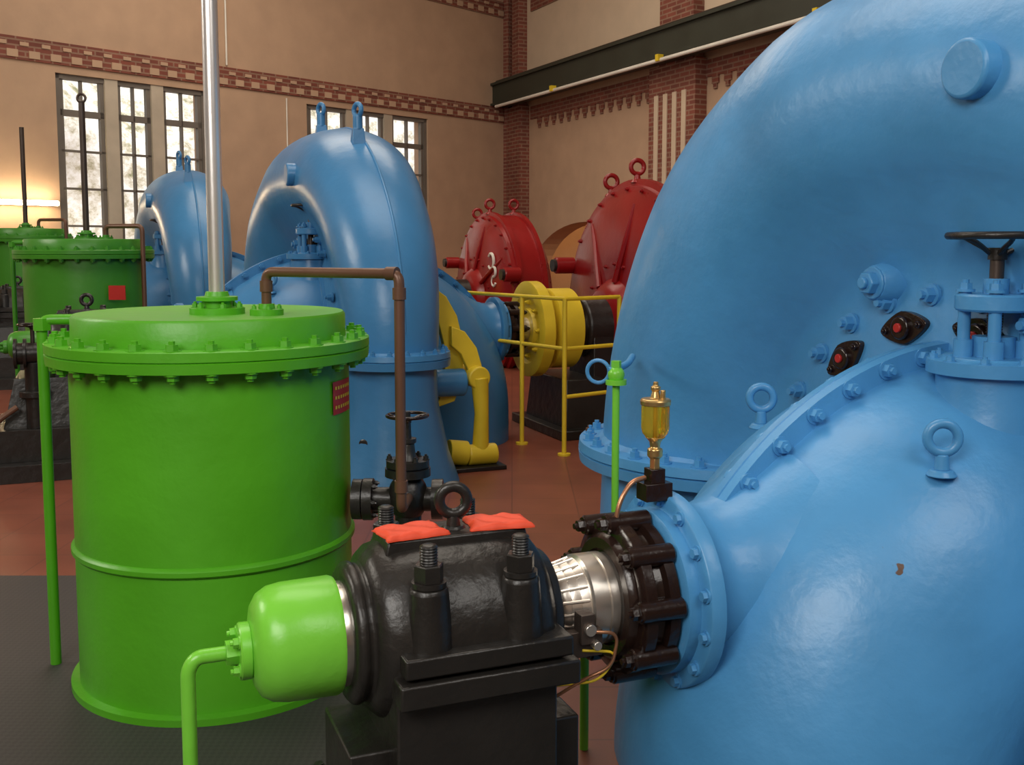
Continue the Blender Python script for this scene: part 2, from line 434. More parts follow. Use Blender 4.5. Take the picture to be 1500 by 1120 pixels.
    for side in (0, 1):
        d = 1 if side == 0 else -1
        o = V((-0.08 if side == 0 else 2*X0+0.08, 0, h))
        b.lathe(o, (d, 0, 0), [(-0.135, 0.128), (-0.150, 0.135), (-0.150, 0.165), (-0.140, 0.175), (-0.13, 0.178), (-0.128, 0.208), (-0.12, 0.217), (-0.090, 0.217), (-0.085, 0.188), (-0.055, 0.192), (-0.05, 0.214), (-0.02, 0.214), (-0.015, 0.19), (0, 0.19)], BLKR, 56)
        for i in range(9):
            a = 2*math.pi*i/9+0.25; e = V((0, math.cos(a), math.sin(a)))
            b.cyl(o+e*0.212-V((d*0.148, 0, 0)), o+e*0.212-V((d*0.015, 0, 0)), 0.029, BLKR, seg=16, ch=0.004)
            b.bolt(o+e*0.212-V((d*0.148, 0, 0)), (-d, 0, 0), 0.018, 0.022, BLKR)
    b.build('packing_gland', root)
    b = B()
    b.lathe((-1.0, 0, h), (1, 0, 0), [(0, 0.10), (0.58, 0.10), (0.60, 0.102), (0.605, 0.099), (0.615, 0.105), (0.628, 0.108), (0.631, 0.105), (0.64, 0.110), (0.655, 0.114), (0.658, 0.110), (0.67, 0.116), (0.68, 0.120), (0.683, 0.117), (0.69, 0.127), (0.735, 0.127), (0.738, 0.122), (0.742, 0.127), (0.765, 0.127), (0.768, 0.122), (0.9, 0.122), (1.2, 0.12)], STL, 64)
    for i in range(20):
        a = 2*math.pi*i/20
        b.cyl((-0.40, math.cos(a)*0.099, h+math.sin(a)*0.099), (-0.322, math.cos(a)*0.117, h+math.sin(a)*0.117), 0.005, STL, seg=8)
    b.cyl((2.3, 0, h), (4.2, 0, h), 0.10, STL, seg=40)
    b.build('main_shaft', root)
    return root

T1 = turbine('francis_turbine', (1.628, 3.364), 0.615)
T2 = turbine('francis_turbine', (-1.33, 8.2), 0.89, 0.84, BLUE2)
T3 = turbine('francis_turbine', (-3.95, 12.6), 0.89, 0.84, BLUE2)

# ------------------------------------------------------------------ bearing pedestal
def bearing(name, F, h, cs=1.0, plinth=False):
    root = empty(name, (F[0], F[1], 0), PHI); cx = -0.68
    b = B()
    b.lathe((cx, 0, h), (1, 0, 0), [(-0.29, 0.12), (-0.29, 0.165), (-0.28, 0.178), (-0.265, 0.18), (-0.255, 0.172), (-0.245, 0.175), (-0.235, 0.200), (-0.215, 0.218), (-0.17, 0.23), (-0.1, 0.236), (0.1, 0.236), (0.17, 0.23), (0.205, 0.215), (0.225, 0.19), (0.235, 0.165), (0.255, 0.16), (0.265, 0.155), (0.27, 0.12)], BLK, 64)
    b.box((cx, 0, h+0.215), (0.40, 0.16, 0.06), BLK, 0.93)
    b.build('bearing_shell', root, bevel=0.008, angle=45)
    b = B()
    b.bx(cx-0.20, cx+0.235, -0.275, 0.275, h-0.035, h+0.015, BLK)
    b.bx(cx-0.215, cx+0.25, -0.285, 0.285, h-0.105, h-0.045, BLK)
    for sx in (-0.12, 0.12):
        for sy in (-0.2, 0.2):
            q = V((cx+sx, sy, 0))
            b.cyl(q+V((0, 0, h-0.01)), q+V((0, 0, h+0.165)), 0.060, BLK, r1=0.048, seg=28, ch=0.008)
            b.box(q+V((0, -sy*0.35, h+0.06)), (0.10, 0.10, 0.19), BLK, 0.88)
    b.box((cx, 0, (h-0.1)/2+0.03), (0.42, 0.46, h-0.12), BLK)
    b.box((cx, 0, 0.2), (0.62, 0.30, h-0.3), BLK)
    b.box((cx, 0, 0.04), (0.80, 0.74, 0.08), BLK)
    if plinth:
        b.bx(cx-0.75, cx+0.55, -0.55, 0.55, 0, 0.12, BLK); b.bx(cx-0.62, cx+0.45, -0.42, 0.42, 0.12, 0.34, BLK); b.box((cx-0.1, 0, 0.5), (0.9, 0.66, 0.36), BLK, 0.82)
        # lubrication pump on the plinth
        b.cyl((cx-0.34, -0.33, 0.34), (cx-0.34, -0.33, 0.80), 0.06, BLK, seg=20)
        b.cyl((cx-0.34, -0.33, 0.56), (cx-0.34, -0.33, 0.60), 0.10, BLK, seg=24)
        b.cyl((cx-0.46, -0.33, 0.86), (cx-0.20, -0.33, 0.86), 0.075, BLK, seg=24, ch=0.01)
        for k in (-0.46, -0.40, -0.26, -0.20): b.cyl((cx+k, -0.33, 0.86), (cx+k+0.02, -0.33, 0.86), 0.105, BLK, seg=24)
        b.wheel((cx-0.34, -0.33, 1.06), 0.09, BLKR, 5); b.cyl((cx-0.34, -0.33, 0.9), (cx-0.34, -0.33, 1.05), 0.014, DKS, seg=10)
        b.tube(fillet([(cx-0.6, -0.45, 0.0), (cx-0.6, -0.45, 0.4), (cx-0.45, -0.4, 0.5)], 0.08), 0.02, COP, 10)
    b.build('pedestal', root, bevel=0.012)
    b = B()
    for sx in (-0.12, 0.12):
        for sy in (-0.2, 0.2):
            q = V((cx+sx, sy, h+0.165))
            b.cyl(q, q+V((0, 0, 0.012)), 0.043, BLK, seg=24)
            b.cyl(q+V((0, 0, 0.01)), q+V((0, 0, 0.055)), 0.037, BLK, seg=6, ch=0.003)
            n = 14
            pr = [(0.05+0.05*k/n, 0.0225 if k % 2 else 0.020) for k in range(n+1)]
            b.lathe(q, (0, 0, 1), pr+[(0.103, 0.014)], BLK, 20)
    for sx in (-0.3, 0.3):
        for sy in (-0.3, 0.3): b.bolt((cx+sx, sy, 0.08), (0, 0, 1), 0.028, 0.03, BLK)
    b.eye((cx+0.01, 0, h+0.235), 0.046, BLK, (0.2, 1, 0), 0.32, stem=0.5)
    b.build('studs_and_eye', root)
    b = B(); cx2 = -0.665
    b.cyl((cx2-0.33, 0, h), (cx2-0.295, 0, h), 0.132, STL, seg=48)
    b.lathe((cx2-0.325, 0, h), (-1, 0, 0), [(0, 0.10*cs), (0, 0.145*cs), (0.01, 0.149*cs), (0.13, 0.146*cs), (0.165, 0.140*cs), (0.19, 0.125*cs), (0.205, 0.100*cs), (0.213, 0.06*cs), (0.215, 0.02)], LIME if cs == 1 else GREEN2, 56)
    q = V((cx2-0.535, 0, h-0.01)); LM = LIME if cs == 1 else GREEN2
    b.cyl(q, q+V((-0.03, 0, 0)), 0.07*cs, LM, seg=30, ch=0.004)
    for i in range(4):
        a = math.pi/4+math.pi/2*i; b.bolt(q+V((-0.03, math.cos(a)*0.05*cs, math.sin(a)*0.05*cs)), (-1, 0, 0), 0.013, 0.016, LM)
    b.tube(fillet([q, q+V((-0.13, 0, 0)), q+V((-0.15, 0, -0.03)), q+V((-0.15, 0, -h+0.02))], 0.06), 0.018, LM, 14)
    b.cyl(q+V((-0.03, 0, 0)), q+V((-0.06, 0, 0)), 0.03, LM, seg=6)
    b.build('end_cap', root)
    b = B(); cx = -0.665
    b.bx(cx+0.25, cx+0.36, -0.155, -0.125, h-0.10, h-0.03, DKS)
    b.bx(cx+0.29, cx+0.33, -0.17, -0.125, h-0.06, h+0.02, DKS)
    b.cyl((cx+0.315, -0.18, h-0.02), (cx+0.315, -0.14, h-0.02), 0.016, STL, seg=14)
    b.cyl((cx+0.335, -0.18, h-0.065), (cx+0.335, -0.14, h-0.065), 0.012, STL, seg=14)
    b.tube(fillet([(cx+0.33, -0.165, h-0.03), (cx+0.40, -0.17, h-0.04), (cx+0.39, -0.155, h-0.14), (cx+0.32, -0.13, h-0.17), (cx+0.25, -0.1, h-0.22)], 0.04), 0.005, COPB, 8)
    b.tube(fillet([(cx+0.30, -0.155, h-0.08), (cx+0.41, -0.155, h-0.1), (cx+0.36, -0.14, h-0.18), (cx+0.25, -0.1, h-0.19)], 0.04), 0.004, YEL, 8)
    b.build('speed_sensor', root, bevel=0.002)
    return root
F1 = V((0.467, 2.9, 0)); F2 = V((-1.33, 8.2, 0))-AX*1.25; F3 = V((-3.95, 12.6, 0))-AX*1.25
bearing('shaft_bearing_pedestal', F1, 0.615)
bearing('shaft_bearing_pedestal', F2, 0.89, 0.7, True)
bearing('shaft_bearing_pedestal', F3, 0.89, 0.7, True)

# rags: folded cloths
def rag(loc, rz, seed, L=0.165, W=0.12):
    b = B(); nx, ny = 30, 20; vs = []; fs = []
    for side in (0, 1):
        for j in range(ny+1):
            for i in range(nx+1):
                u = i/nx*2-1; v = j/ny*2-1
                wob = 1+0.10*noise.noise(V((u*1.6, v*1.6, seed)))+0.05*noise.noise(V((u*4, v*4, seed+3)))
                ear = 0.12*max(0, abs(u)-0.7)*max(0, abs(v)-0.4)*6*noise.noise(V((round(u), round(v), seed*1.7)))
                x = u*L/2*(wob+ear); y = v*W/2*(wob-ear)
                edge = min(1, (1-max(abs(u), abs(v)))*5)
                z = 0.004+0.011*edge**0.5+0.004*noise.noise(V((u*2.2, v*2.2, seed+9)))+0.0025*math.sin(u*7+v*5+seed)*edge
                vs.append((x, y, z if side else 0.0))
    N = (nx+1)*(ny+1)
    for s_ in (0, 1):
        for j in range(ny):
            for i in range(nx):
                a = s_*N+j*(nx+1)+i; f = [a, a+1, a+nx+2, a+nx+1]; fs.append(f if s_ else f[::-1])
    for i in range(nx):
        fs.append([i, i+1, N+i+1, N+i]); k = ny*(nx+1)+i; fs.append([k+1, k, N+k, N+k+1])
    for j in range(ny):
        k = j*(nx+1); fs.append([k+nx+1, k, N+k, N+k+nx+1]); k += nx; fs.append([k, k+nx+1, N+k+nx+1, N+k])
    b.add(vs, fs, RAG); b.build('orange_rag', None, loc, rz, 60)
for s_, sd in ((-0.79, 1.3), (-0.55, 7.7)):
    p = F1+AX*s_-BX*0.015; rag((p.x, p.y, 0.861), PHI+0.12*(1 if sd < 3 else -1), sd)

# ------------------------------------------------------------------ drip oiler
o = F1+AX*(-0.07)-BX*0.01; root = empty('drip_oiler', (o.x, o.y, 0), PHI); b = B(); z = 0.887
b.box((0, 0, z+0.02), (0.085, 0.06, 0.05), BLKR); b.box((0, 0, z+0.06), (0.045, 0.045, 0.05), BLKR)
b.cyl((0, 0, z+0.08), (0, 0, z+0.12), 0.016, BRS, seg=6)
b.lathe((0, 0, z+0.11), (0, 0, 1), [(0, 0.012), (0.01, 0.022), (0.03, 0.022), (0.035, 0.014), (0.05, 0.016), (0.058, 0.022), (0.065, 0.03)], BRS, 28)
b.lathe((0, 0, z+0.17), (0, 0, 1), [(0, 0.022), (0.015, 0.036), (0.03, 0.040), (0.095, 0.040), (0.1, 0.038)], AMB, 36)
b.lathe((0, 0, z+0.266), (0, 0, 1), [(0, 0.043), (0.012, 0.044), (0.018, 0.040), (0.02, 0.015), (0.04, 0.010), (0.042, 0.014), (0.052, 0.014), (0.055, 0.008), (0.066, 0.007)], BRS, 28)
b.cyl((0.012, -0.02, z+0.28), (0.012, -0.02, z+0.31), 0.008, BRS, seg=8)
b.cyl((0, 0, z+0.17), (0, 0, z+0.27), 0.006, BRS, seg=8)
b.tube(fillet([(-0.03, 0, z+0.06), (-0.08, -0.01, z+0.055), (-0.125, -0.02, z+0.0), (-0.135, -0.02, z-0.07)], 0.05), 0.007, COPB, 10)
b.build('oiler_body', root, bevel=0.002)

# ------------------------------------------------------------------ tanks
def tank(name, x, y, zt, mat, pole_top, pole_mat, pr, eye=False):
    root = empty(name, (x, y, 0)); R = 0.5; zf = zt-0.097
    b = B()
    b.lathe((0, 0, 0), (0, 0, 1), [(0, R+0.03), (0.03, R+0.03), (0.035, R), (0.50, R), (0.502, R+0.006), (0.51, R+0.013), (0.525, R+0.013), (0.535, R+0.005), (0.537, R), (zf-0.075, R), (zf-0.07, R+0.074), (zf-0.038, R+0.077), (zf-0.034, R+0.070), (zf-0.030, R+0.077), (zf, R+0.077), (zf+0.004, R+0.07), (zf+0.006, R-0.01), (zt-0.01, R-0.012), (zt, R-0.02), (zt-0.004, R-0.045), (zt-0.008, 0.05)], mat, 96)
    for i in range(28):
        a = 2*math.pi*i/28+0.05
        p = V((math.cos(a)*(R+0.043), math.sin(a)*(R+0.043), 0))
        b.bolt(p+V((0, 0, zf+0.002)), (0, 0, 1), 0.022, 0.024, mat)
        b.bolt(p+V((0, 0, zf-0.072)), (0, 0, -1), 0.022, 0.020, mat)
    b.lathe((0.02, 0, zt-0.01), (0, 0, 1), [(0, 0.10), (0.025, 0.10), (0.027, 0.055), (0.05, 0.055), (0.052, 0.075), (0.066, 0.075), (0.068, 0.045), (0.085, 0.04)], mat, 36)
    for i in range(6):
        a = math.pi/3*i; b.bolt((0.02+math.cos(a)*0.082, math.sin(a)*0.082, zt+0.015), (0, 0, 1), 0.012, 0.016, mat)
    q = V((0.225, -0.09, 0))
    b.lathe(q+V((0, 0, zt-0.01)), (0, 0, 1), [(0, 0.06), (0.025, 0.06), (0.027, 0.03), (0.045, 0.028)], mat, 28)
    for i in range(4):
        a = math.pi/2*i+0.4; b.bolt(q+V((math.cos(a)*0.045, math.sin(a)*0.045, zt+0.015)), (0, 0, 1), 0.009, 0.012, mat)
    b.build('tank_shell', root)
    b = B()
    b.cyl((0.02, 0, zt+0.02), (0.02, 0, pole_top), pr, pole_mat, seg=28)
    if eye: b.torus((0.02, 0, pole_top+0.04), (0, 1, 0), 0.035, 0.012, pole_mat, 20, 8)
    b.build('guide_rod', root)
    b = B()
    b.cyl((-0.635, -0.0, 0.0), (-0.635, -0.0, zt-0.06), 0.020, mat, seg=16)
    b.tube(fillet([(-0.635, 0, zt-0.1), (-0.635, 0, zt-0.03), (-0.5, 0.03, zt-0.03)], 0.04), 0.020, mat, 14)
    b.cyl((-0.635, 0, zt-0.07), (-0.635, 0, zt-0.025), 0.033, mat, seg=6)
    b.build('drain_pipe', root)
    return root
t1 = tank('oil_pressure_tank', -1.115, 3.80, 1.357, GREEN, 3.6, CHR, 0.029)
b = B(); vs = []; fs = []
for i in range(9):
    a = math.radians(-20+i*2.4)
    for zz in (0.995, 1.115): vs.append((math.cos(a)*0.506, math.sin(a)*0.506, zz))
for i in range(8): fs.append([2*i, 2*i+2, 2*i+3, 2*i+1])
b.add(vs, fs, REDP)
for k, zz in enumerate((1.015, 1.05, 1.085)):
    for i in range(7):
        a = math.radians(-18.5+i*2.4); a2 = a+math.radians(1.5)
        b.add([(math.cos(a)*0.5075, math.sin(a)*0.5075, zz), (math.cos(a2)*0.5075, math.sin(a2)*0.5075, zz), (math.cos(a2)*0.5075, math.sin(a2)*0.5075, zz+0.012), (math.cos(a)*0.5075, math.sin(a)*0.5075, zz+0.012)], [[0, 1, 2, 3]], YEL)
b.build('name_plate', t1)
b = B()
b.tube(fillet([(0.225, -0.09, 1.38), (0.225, -0.09, 1.507), (0.735, -0.35, 1.507), (0.735, -0.35, 0.70), (0.735, -0.1, 0.68)], 0.035), 0.018, COP, 16)
for p, d in (((0.225, -0.09, 1.455), (0, 0, 1)), ((0.71, -0.337, 1.507), (0.9, -0.45, 0)), ((0.735, -0.35, 1.44), (0, 0, 1)), ((0.735, -0.35, 0.78), (0, 0, 1))):
    b.cyl(V(p)-V(d)*0.02, V(p)+V(d)*0.02, 0.023, COP, seg=16)
b.build('oil_pipe', t1)
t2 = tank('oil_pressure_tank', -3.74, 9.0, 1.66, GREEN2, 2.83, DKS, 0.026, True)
b = B(); b.tube(fillet([(0.225, -0.09, 1.68), (0.225, -0.09, 1.77), (0.58, -0.2, 1.77), (0.58, -0.2, 1.0)], 0.05), 0.02, COP, 12)
b.bx(0.36, 0.50, -0.42, -0.41, 1.15, 1.27, REDP)
b.build('oil_pipe', t2)
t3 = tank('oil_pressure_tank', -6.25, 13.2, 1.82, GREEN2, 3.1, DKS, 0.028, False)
b = B(); b.tube(fillet([(0.225, -0.09, 1.83), (0.225, -0.09, 1.93), (0.62, -0.2, 1.93), (0.62, -0.2, 1.3)], 0.05), 0.02, COP, 12); b.build('oil_pipe', t3)

# gate valve beside the tank
root = empty('gate_valve', (-0.388, 3.75, 0)); b = B()
b.cyl((-0.205, 0, 0.66), (-0.17, 0, 0.66), 0.075, BLK, seg=24); b.cyl((-0.165, 0, 0.66), (-0.13, 0, 0.66), 0.078, BLK, seg=24)
b.cyl((-0.16, 0, 0.66), (0.13, 0, 0.66), 0.045, BLK, seg=24); b.sphere((0, 0, 0.67), 0.085, BLK, 24, (0.9, 0.9, 1.1))
b.cyl((0.09, 0, 0.66), (0.13, 0, 0.66), 0.075, BLK, seg=24)
b.cyl((0, 0, 0.0), (0, 0, 0.6), 0.05, BLK, seg=20)
b.cyl((0, 0, 0.75), (0, 0, 0.78), 0.085, BLK, seg=24); b.cyl((0, 0, 0.785), (0, 0, 0.81), 0.08, BLK, seg=24)
for i in range(6):
    a = math.pi/3*i; b.bolt((math.cos(a)*0.068, math.sin(a)*0.068, 0.81), (0, 0, 1), 0.01, 0.014, BLK)
    b.bolt((-0.13, math.cos(a)*0.062, 0.66+math.sin(a)*0.062), (1, 0, 0), 0.01, 0.014, BLK)
b.lathe((0, 0, 0.80), (0, 0, 1), [(0, 0.05), (0.03, 0.03), (0.07, 0.025), (0.075, 0.033), (0.09, 0.033), (0.092, 0.015), (0.19, 0.012)], BLK, 24)
b.wheel((0, 0, 0.975), 0.075, BLKR, 5)
b.build('valve_body', root)

# thin green drain pipe by the riser
root = empty('green_drain_pipe', (0.415, 4.05, 0)); b = B()
b.cyl((0, 0, 0), (0, 0, 1.12), 0.015, LIME, seg=16); b.sphere((0, 0, 1.09), 0.034, LIME, 18)
b.cyl((0, 0, 1.05), (0, 0, 1.07), 0.042, LIME, seg=20); b.cyl((0, 0, 1.11), (0, 0, 1.145), 0.02, LIME, seg=6)
b.tube(fillet([(0, 0, 1.11), (0.06, 0.12, 1.12), (0.10, 0.3, 1.13)], 0.05), 0.014, BLUE, 12)
b.torus((-0.07, 0.02, 1.10), (0.3, 1, 0), 0.045, 0.008, BLUE, 24, 8); b.cyl((-0.03, 0, 1.11), (0.0, 0, 1.11), 0.01, BLUE, seg=10)
b.build('pipe', root)
root = empty('green_leak_pipe', (0.21, 3.15, 0)); b = B()
b.tube(fillet([(-0.12, 0, 0.33), (0.14, -0.02, 0.33)], 0.05), 0.016, LIME, 12); b.cyl((0.02, -0.01, 0), (0.02, -0.01, 0.34), 0.014, LIME, seg=12)
b.build('pipe', root)

# ------------------------------------------------------------------ generators
def generator(name, F, h, x0, L, R):
    root = empty(name, (F[0], F[1], 0), PHI); b = B()
    b.lathe((x0, 0, h), (1, 0, 0), [(-0.12, 0.16), (-0.12, 0.30), (-0.08, 0.36), (0.0, 0.42), (0.02, 0.60), (0.08, 0.84*R), (0.13, 0.90*R), (0.14, 0.955*R), (0.19, 0.96*R), (0.2, R), (0.26, R), (0.265, 0.965*R), (L-0.26, 0.965*R), (L-0.255, R), (L-0.2, R), (L-0.19, 0.92*R), (L-0.05, 0.8*R), (L, 0.4)], RED, 80)
    for i in range(8):
        a = 2*math.pi*i/8+0.2; e = V((0, math.cos(a), math.sin(a)))
        pts = [V((x0-0.03, 0, h))+e*0.4, V((x0+0.01, 0, h))+e*0.62, V((x0+0.10, 0, h))+e*0.84*R]
        b.tube(pts, 0.028, RED, 8)
    for i in range(28):
        a = 2*math.pi*i/28
        b.bolt((x0+0.14, math.cos(a)*0.93*R, h+math.sin(a)*0.93*R), (-1, 0, 0), 0.02, 0.025, RED)
    for i in range(20):
        a = 2*math.pi*i/20
        b.bolt((x0+0.02, math.cos(a)*0.55, h+math.sin(a)*0.55), (-1, 0, 0), 0.018, 0.022, RED)
    for (xx, yy) in ((0.23, 0.0), (L-0.22, 0.0), (0.23, 0.5)):
        z = h+math.sqrt(R*R-yy*yy)-0.03
        b.eye((x0+xx, yy, z), 0.075, RED, (0.2, 1, 0), 0.28, stem=0.5)
    b.cyl((x0+0.2, -R*0.98, h+0.35), (x0-0.02, -R*0.98, h+0.35), 0.09, RED, seg=24, ch=0.01)
    b.cyl((x0-0.02, -R*0.98, h+0.35), (x0-0.06, -R*0.98, h+0.35), 0.07, BLK, seg=24)
    b.cyl((x0+0.1, R*0.80, h+R*0.40), (x0-0.10, R*0.80, h+R*0.40), 0.08, RED, seg=24, ch=0.01)
    b.cyl((x0-0.10, R*0.80, h+R*0.40), (x0-0.13, R*0.80, h+R*0.40), 0.06, BLK, seg=24)
    b.build('generator_housing', root, clampz=0)
    b = B()
    xc = x0-0.75
    b.lathe((xc-0.04, 0, h), (1, 0, 0), [(-0.05, 0.10), (-0.05, 0.17), (-0.02, 0.18), (-0.015, 0.28), (-0.05, 0.30), (-0.05, 0.40), (-0.045, 0.41), (0.05, 0.41), (0.06, 0.40), (0.06, 0.2)], YEL, 56)
    b.lathe((xc-0.03, 0, h), (1, 0, 0), [(0.12, 0.2), (0.12, 0.33), (0.13, 0.345), (0.34, 0.345), (0.35, 0.33), (0.35, 0.12)], YEL, 48)
    for i in range(8):
        a = 2*math.pi*i/8; b.bolt((xc-0.058, math.cos(a)*0.23, h+math.sin(a)*0.23), (-1, 0, 0), 0.02, 0.03, YEL)
    b.build('coupling_wheel', root)
    b = B()
    b.box((xc+0.3, 0, 0.24), (0.42, 0.9, 0.48), BLK, 0.85); b.box((xc+0.3, 0, 0.04), (0.6, 1.1, 0.08), BLK)
    b.lathe((xc+0.40, 0, h), (1, 0, 0), [(0, 0.12), (0, 0.24), (0.02, 0.26), (0.28, 0.26), (0.3, 0.24)], BLK, 40)
    b.box((xc+0.56, 0, h/2), (0.24, 0.5, h-0.1), BLK)
    b.build('pedestal_bearing', root, bevel=0.008)
    return root
generator('generator', F2, 0.89, 3.65, 1.3, 1.30)
g3 = generator('generator', F3, 0.89, 4.95, 0.8, 1.17)
# white monogram painted letters (raised) on the far generator
b = B()
xs = 4.985
pts = [(xs, -0.56+0.10*math.cos(math.radians(40+280*i/16)), 1.40+0.10*math.sin(math.radians(40+280*i/16))) for i in range(17)]
b.tube(pts, 0.020, WHT, 6)
pts = []
for i in range(25):
    t = i/24
    if t < 0.5: a = math.radians(20+250*t*2*1.0); pts.append((xs, -0.66+0.065*math.cos(a), 1.265+0.062*math.sin(a)))
    else: a = math.radians(90-250*(t-0.5)*2); pts.append((xs, -0.66+0.065*math.cos(a), 1.141+0.062*math.sin(a)))
b.tube(pts, 0.018, WHT, 6)
b.build('monogram', g3)

# ------------------------------------------------------------------ servo linkage on turbine 2
root = empty('gate_servo_linkage', (F2.x, F2.y, 0), PHI); b = B()
cv = [(1.55, 1.30), (1.66, 1.22), (1.74, 1.08), (1.78, 0.92), (1.79, 0.76), (1.77, 0.60), (1.72, 0.46)]
ol = [(x+0.065, z+0.02) for x, z in cv]+[(x-0.075, z-0.02) for x, z in cv[::-1]]
b.plate(ol, (0, -1.06, 0), (1, 0, 0), (0, 0, 1), (0, -1, 0), 0.07, YEL)
ol = [(1.74, 1.03), (1.84, 0.99), (1.93, 0.87), (1.98, 0.70), (1.98, 0.60), (1.87, 0.60), (1.86, 0.72), (1.81, 0.83), (1.74, 0.89)]
b.plate(ol, (0, -1.14, 0), (1, 0, 0), (0, 0, 1), (0, -1, 0), 0.06, YEL)
b.cyl((1.925, -1.28, 0.66), (1.925, -1.0, 0.66), 0.082, YEL, seg=24, ch=0.008)
b.tube([(1.935, -1.24, 0.66), (1.95, -1.24, 0.4), (1.94, -1.24, 0.12)], [0.066, 0.052, 0.062], YEL, 14)
b.cyl((1.84, -1.24, 0.10), (2.06, -1.24, 0.10), 0.075, YEL, seg=24, ch=0.008)
b.cyl((1.70, -1.22, 0.13), (1.84, -1.22, 0.11), 0.09, YEL, seg=24)
b.cyl((1.6, -1.15, 0.62), (1.85, -1.15, 0.62), 0.10, BLUE2, seg=28, ch=0.01)
b.cyl((1.83, -1.15, 0.62), (1.87, -1.15, 0.62), 0.05, BLUE2, seg=6)
b.cyl((1.6, -1.22, 0.0), (1.6, -1.22, 0.06), 0.10, BLK, seg=20)
b.bx(1.62, 2.1, -1.36, -1.1, 0, 0.03, BLK)
b.build('linkage', root, bevel=0.006)

# railing
root = empty('yellow_safety_railing', (0, 0, 0)); b = B()
P = [(-0.50, 9.0), (0.08, 8.2), (0.40, 7.75), (0.85, 8.1)]
for (x, y) in P:
    b.cyl((x, y, 0), (x, y, 1.2), 0.018, YEL, seg=12); b.cyl((x, y, 0), (x, y, 0.015), 0.05, YEL, seg=16)
for zz in (0.82, 1.2):
    b.tube([(x, y, zz) for x, y in P], 0.016, YEL, 10)
b.tube([(x, y, 0.45) for x, y in P[2:]], 0.016, YEL, 10)
b.build('rails', root)

# ------------------------------------------------------------------ room
K = V((0, 22, 0)); angL = math.atan2(-0.743, -0.669); angR = math.atan2(-0.897, 0.4415)
dL = V((math.cos(angL), math.sin(angL), 0)); dR = V((math.cos(angR), math.sin(angR), 0))
H = 8.0; LL = 30; LR = 32
wins = [(2.44, 5.32), (7.27, 9.68), (12.2, 14.9), (17.5, 20.2)]; wz0, wz1 = 1.35, 4.05
b = B(); x = 0
for (a, c) in wins:
    b.bx(x, a, -0.4, 0, 0, H, WALL); b.bx(a, c, -0.4, 0, 0, wz0, WALL); b.bx(a, c, -0.4, 0, wz1, H, WALL); x = c
b.bx(x, LL, -0.4, 0, 0, H, WALL)
b.build('wall_left', None, K, angL)
for n_, (a, c) in enumerate(wins):
    b = B(); w = c-a
    bays = 3; pw = 0.20
    b.bx(a, c, -0.12, 0.03, wz0-0.08, wz0, POST)
    for i in range(bays+1):
        xx = a+(w-pw)*i/bays
        if 0 < i < bays: b.bx(xx, xx+pw, -0.2, -0.02, wz0, wz1, POST)
        else: b.bx(xx if i == 0 else xx+pw-0.07, xx+0.07 if i == 0 else xx+pw, -0.16, -0.04, wz0, wz1, FRM)
    b.bx(a, c, -0.16, -0.04, wz1-0.07, wz1, FRM); b.bx(a, c, -0.16, -0.04, wz0, wz0+0.07, FRM)
    for i in range(bays):
        x0 = a+(w-pw)*i/bays+(pw if i else 0.07); x1 = a+(w-pw)*(i+1)/bays
        if i == bays-1: x1 = c-0.07
        for xm, t in ((x0+0.03, 0.06), (x1-0.03, 0.06), ((x0+x1)/2, 0.025)): b.bx(xm-t/2, xm+t/2, -0.14, -0.06, wz0, wz1, FRM)
        for k in range(1, 5):
            zz = wz0+(wz1-wz0)*k/5; t = 0.09 if k == 4 else 0.03
            b.bx(x0, x1, -0.14, -0.06, zz-t/2, zz+t/2, FRM)
    b.build('window_%d' % (n_+1), None, K, angL)
b = B()
for (z0, z1) in ((4.16, 4.47), (6.3, 6.62)):
    b.bx(0.3, LL, 0.0, 0.03, z0, z1, BRICK)
    n = int(LL/0.3)
    for i in range(1, n):
        b.bx(i*0.3, i*0.3+0.15, 0.03, 0.045, z0+0.03, z0+0.13, WALL)
        b.bx(i*0.3+0.15, i*0.3+0.27, 0.03, 0.045, z1-0.12, z1-0.07, WALL)
b.build('trim_1', None, K, angL)
b = B(); b.bx(0, 0.27, 0, 0.14, 0, H, BRICK); b.build('corner_brick_pilaster', None, K, angL)
b = B(); q0, q1 = 0.95, 5.25; N = 24
def archz(q):
    t = (q-(q0+q1)/2)/((q1-q0)/2); return 1.0+1.05*math.sqrt(max(0, 1-t*t))
b.bx(0, q0, 0, 0.4, 0, 4.7, WALL); b.bx(q1, LR, 0, 0.4, 0, 4.7, WALL); b.bx(q0, q1, 0, 0.4, 2.2, 4.7, WALL); b.bx(0, LR, 0, 0.4, 4.7, H, WALLC)
for i in range(N):
    a = q0+(q1-q0)*(0.5-0.5*math.cos(math.pi*i/N)); c = q0+(q1-q0)*(0.5-0.5*math.cos(math.pi*(i+1)/N)); za, zc = archz(a), archz(c)
    b.add([(a, 0, za), (c, 0, zc), (c, 0, 2.2), (a, 0, 2.2), (a, 0.4, za), (c, 0.4, zc)], [[0, 1, 2, 3], [0, 4, 5, 1]], WALL)
b.build('wall_right', None, K, angR)
b = B()
b.bx(q0-0.6, q1+0.6, 2.4, 2.6, 0, 3, WALL); b.bx(q0-0.7, q0-0.5, 0.4, 2.6, 0, 3, WALL); b.bx(q1+0.5, q1+0.7, 0.4, 2.6, 0, 3, WALL); b.bx(q0-0.7, q1+0.7, 0.4, 2.6, 3, 3.1, WALL)
b.build('wall_passage', None, K, angR)
b = B()
b.bx(0.9, LR, -0.03, 0, 4.16, 4.42, BRICK); b.bx(0.9, LR, -0.03, 0, 6.3, 6.6, BRICK)
